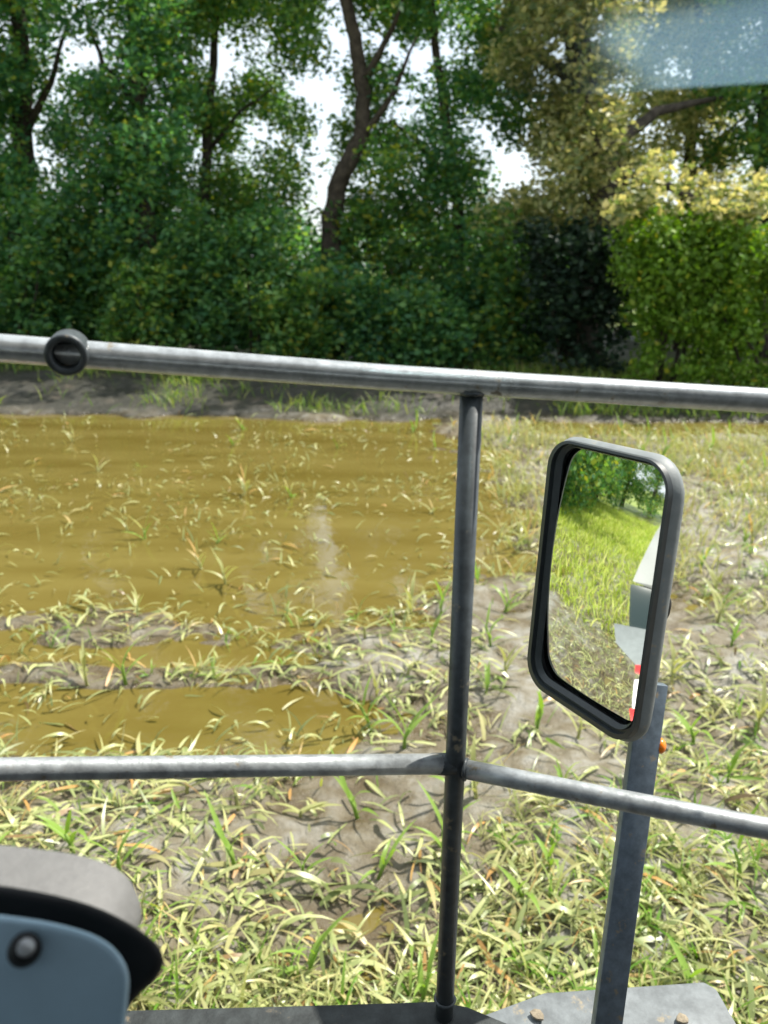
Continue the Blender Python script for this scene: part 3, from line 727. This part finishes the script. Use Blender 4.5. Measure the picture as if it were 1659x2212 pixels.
# mirror arm
a0, a1 = un(1414, 1478, 1.30), un(1300, 2330, 1.32)
dirv = (a1 - a0).normalized(); sx = RT - dirv * RT.dot(dirv); sx.normalize(); sy = dirv.cross(sx).normalized()
if sy.dot(FW) < 0: sy = -sy
w2, t2 = .0242, .022
me = prism('mirror_arm', [a0 - sx * w2, a0 + sx * w2, a0 + sx * w2 + sy * t2, a0 - sx * w2 + sy * t2], a1 - a0, .003, 2)
arm = keep(obj('mirror_arm', me, M['arm']), veh)
lc = a0 + (a1 - a0) * .155 + sx * (w2 + .004) + sy * .012
subk(obj('reflector', tube('reflector', [lc - sx * .006, lc + sx * .002, lc + sx * .007], [.0135, .0135, .009], 16), M['amber'], label='small amber reflector on the arm edge'), arm)
e0 = mp(.045, -.06, .066); e1 = a0 + (a1 - a0) * .03 + sy * .01
subk(obj('bracket', tube('bracket', [e0, e0.lerp(e1, .5) + Vector((0, .01, 0)), e1], .011, 10), M['black']), arm)

# deck edge and step plate at the bottom of the view
zd = pb.z + .006
deck = prism('deck', [on_z(-200, 2192, zd), on_z(700, 2168, zd), on_z(945, 2160, zd), on_z(1010, 2172, zd), on_z(1180, 2243, zd), on_z(1180, 2900, zd), on_z(-200, 2900, zd)], (0, 0, -.07), .006, 2)
keep(obj('deck', deck, M['deck']), veh)
zs = 1.42
step_o = keep(obj('step_plate', prism('step_plate', [on_z(1020, 2200, zs), on_z(1175, 2143, zs), on_z(1520, 2119, zs), on_z(1548, 2135, zs), on_z(1600, 2225, zs), on_z(1640, 2500, zs), on_z(1000, 2500, zs)], (0, 0, -.05), .006, 2), M['step']), veh)
for (px, py, s) in ((1160, 2195, .016), (1475, 2204, .016)):
    c = on_z(px, py, zs + .006); r = random.Random(int(px))
    poly = [c + Vector((math.cos(k * .9) * s * r.uniform(.7, 1.2), math.sin(k * .9) * s * r.uniform(.6, 1.), 0)) for k in range(7)]
    subk(obj('mud_lump', prism('mud_lump', poly, (0, 0, .006), .002, 2), M['tan']), step_o)
# body of the machine behind and below the eye
def box(name, lo, hi, m, bevel=.02, par=veh):
    (x0, y0, z0), (x1, y1, z1) = lo, hi
    return keep(obj(name, prism(name, [(x0, y0, z0), (x1, y0, z0), (x1, y1, z0), (x0, y1, z0)], (0, 0, z1 - z0), bevel, 2), m), par)
box('chassis', (-5.2, -1.9, .75), (1.7, .30, 1.45), M['deck'])
box('cab_wall', (-2.4, -1.7, 1.46), (1.5, -1.62, 2.75), M['black'], .01)
box('cab_wall', (1.44, -1.61, 1.46), (1.5, .10, 4.04), M['black'], .01)
box('cab_wall', (-2.4, -1.61, 1.46), (-2.34, .05, 2.6), M['black'], .01)
box('cab_roof', (-2.4, -1.9, 4.05), (1.5, .30, 4.15), M['black'])
# upper pane of the cab window: blue-tinted gloss mirrors sky through an added opening
m, t, p = new_mat('window_glass'); N = t.nodes.new; L = t.links.new
mx = N('ShaderNodeMixShader'); fr = N('ShaderNodeFresnel'); fr.inputs['IOR'].default_value = 2.5
tr = N('ShaderNodeBsdfTransparent'); tr.inputs[0].default_value = (.985, 1, .99, 1); gl = N('ShaderNodeBsdfGlossy'); gl.inputs['Roughness'].default_value = .085; gl.inputs['Color'].default_value = (.60, .82, .90, 1)
L(fr.outputs[0], mx.inputs[0]); L(tr.outputs[0], mx.inputs[1]); L(gl.outputs[0], mx.inputs[2]); L(mx.outputs[0], t.nodes['Material Output'].inputs['Surface'])
M['glass'] = m
pn = Vector((math.sin(math.radians(20)), math.cos(math.radians(20)), 0)); ptan = Vector((pn.y, -pn.x, 0)); PD = .62
def on_pane(px, py):
    d = ray(px, py); return EYE + d * (PD / d.dot(pn))
lo_z = on_pane(1100, 212).z
l_, r_ = (on_pane(1080, 100) - EYE).dot(ptan), (on_pane(1720, 100) - EYE).dot(ptan)
b0 = EYE + pn * PD; b0.z = lo_z
gme = prism('window_pane', [b0 + ptan * l_, b0 + ptan * r_, b0 + ptan * r_ + pn * .004, b0 + ptan * l_ + pn * .004], (0, 0, .32), 0)
ed, t, p = new_mat('glass_edge'); tr = t.nodes.new('ShaderNodeBsdfTransparent'); tr.inputs[0].default_value = (.93, .98, .95, 1); t.links.new(tr.outputs[0], t.nodes['Material Output'].inputs['Surface'])
gme.materials.append(M['glass']); gme.materials.append(ed)
for f in gme.polygons:
    f.use_smooth = False
    if abs(f.normal.dot(pn)) < .5: f.material_index = 1
keep(obj('window_pane', gme, None, label='upper glass pane of the cab with pale blue reflections'), veh)
YW = -1.62
def back_hit(px, py):
    H = on_pane(px, py); d = ray(px, py); d = d - 2 * d.dot(pn) * pn; q = H + d * ((YW - H.y) / d.y); return q.x, q.z
def opening(x0, y0, x1, y1):
    c = [back_hit(a, b) for a in (x0, x1) for b in (y0, y1)]
    return min(q[0] for q in c), max(q[0] for q in c), min(q[1] for q in c), max(q[1] for q in c)
oA = opening(1285, 45, 1850, 196)  # unseen opening, sized to give the blue patch on the pane
xs = sorted([-2.4, 1.5, oA[0], oA[1]])
for a, b in zip(xs[:-1], xs[1:]):  # added black boxes that bound the reflected sky patch
    if b - a < .01: continue
    mid = (a + b) / 2
    holes = [(o[2], o[3]) for o in (oA,) if o[0] < mid < o[1]]
    z = 3.15
    for h0, h1 in sorted(holes):
        if h0 > z + .01: box('reflection_surround', (a, YW - .06, z), (b, YW, h0), M['black'], 0)
        z = h1
    if z < 4.03: box('reflection_surround', (a, YW - .06, z), (b, YW, 4.03), M['black'], 0)
for x in (-4.0, .9):
    for y in (-1.9, .12):
        keep(obj('wheel', tube('wheel', [(x, y - .2, .62), (x, y - .16, .62), (x, y + .16, .62), (x, y + .2, .62)], [.5, .62, .62, .5], 28), M['tyre']), veh)

# what the mirror shows of the machine: find it along the reflected rays
def refl(px, py):
    d = ray(px, py); n = -MY
    tt = (mc - EYE).dot(n) / d.dot(n); H = EYE + d * tt
    u, v = (H - mc).dot(MX) / g - gu, (H - mc).dot(MZ) / g - gv
    nn = (n + (MX * u + MZ * v) / Rc).normalized()
    return H, d - 2 * d.dot(nn) * nn
def refl_plane(px, py, yp):
    H, d = refl(px, py); s = (yp - H.y) / d.y
    return H + d * s, s
def refl_t(px, py, t_):
    H, d = refl(px, py); return H + d * t_
YB = .52
def panel(name, pix, t_, m, thick, lab=None):
    poly = [refl_t(px, py, tt) for (px, py, tt) in pix]
    o = keep(obj(name, prism(name, poly, (0, -thick, 0), .004, 2), m), veh)
    if lab: o['label'] = lab
    return o
panel('side_panel', [(1428, 1110, 3.4), (1362, 1256, 2.6), (1432, 1272, 2.6), (1455, 1272, 2.6), (1460, 1120, 3.4)], 0, M['pale'], .5)
panel('side_window', [(1358, 1262, 2.62), (1354, 1358, 2.5), (1430, 1372, 2.5), (1440, 1274, 2.62)], 0, M['dark_glass'], .4)
panel('fender', [(1322, 1346, 2.3), (1325, 1390, 2.2), (1366, 1440, 1.8), (1430, 1440, 1.8), (1430, 1368, 2.3)], 0, M['fender'], .3)
panel('tail_lamp', [(1364, 1438, 1.7), (1362, 1456, 1.65), (1385, 1464, 1.65), (1392, 1438, 1.7)], 0, M['red'], .05)
panel('marker_board', [(1360, 1470, 1.6), (1352, 1530, 1.5), (1355, 1546, 1.5), (1400, 1546, 1.5), (1405, 1466, 1.6)], 0, M['white'], .03)
panel('marker_board', [(1345, 1534, 1.49), (1346, 1570, 1.45), (1400, 1580, 1.45), (1402, 1538, 1.49)], 0, M['red'], .03)

ct = [back_hit(1285, 196), back_hit(1420, 196), back_hit(1285, 95)]  # added black triangle that shapes the corner of the reflected patch
keep(obj('reflection_corner_block', prism('reflection_corner_block', [(q[0], YW - .004, q[1]) for q in ct], (0, -.05, 0), 0), M['black']), veh)

# ------------------------------------------------------------------ console at the lower left, inside the cab
M['blue_panel'] = mat_plain('blue_panel', (.26, .385, .47), .5, 0, .05, 30, .03, .5)
M['lit_edge'] = mat_plain('lit_edge_grey', (.14, .14, .137), .6, 0, .08, 120, .25, .5)  # lighter grey stands for light on the black housing's top edge
RD = ray(120, 2050)
con = empty('control_console', un(-60, 2800, .5), label='blue grey rounded console with a black rim in the lower left corner', category='console')
def flat(pix, d): return [un(px, py, d) for px, py in pix]
keep(obj('panel', prism('panel', smooth_poly(flat([(-260, 1950), (40, 1978), (165, 2003), (240, 2035), (283, 2095), (278, 2165), (262, 2300), (240, 2700), (-260, 2700)], .50)), RD * .022, .006, 4), M['blue_panel']), con)
keep(obj('rim', prism('rim', smooth_poly(flat([(-260, 1885), (0, 1908), (185, 1945), (298, 2000), (362, 2055), (352, 2110), (285, 2165), (266, 2230), (255, 2700), (-260, 2700)], .535)), RD * .05, .010, 4), M['black']), con)
keep(obj('lit_top_edge', prism('lit_top_edge', smooth_poly(flat([(-260, 1922), (0, 1947), (130, 1965), (222, 2003), (258, 2065), (264, 2120), (230, 2150), (-260, 2110)], .575)), Vector((0, 1, .05)) * .055, .012, 4), M['lit_edge']), con)
sc0, sc1 = un(53, 2052, .502), un(56, 2047, .490)
keep(obj('screw_cap', tube('screw_cap', [sc0, sc0.lerp(sc1, .5), sc1], [.0105, .0102, .0072], 24), M['black']), con)
keep(obj('screw', tube('screw', [sc1, sc1 + (sc1 - sc0) * .12], [.0055, .0050], 16), M['rail']), con)
pc = un(-120, 2500, .55)
keep(obj('pedestal', tube('pedestal', [pc, (pc.x, pc.y - .02, 1.72)], .04, 12), M['black']), con)
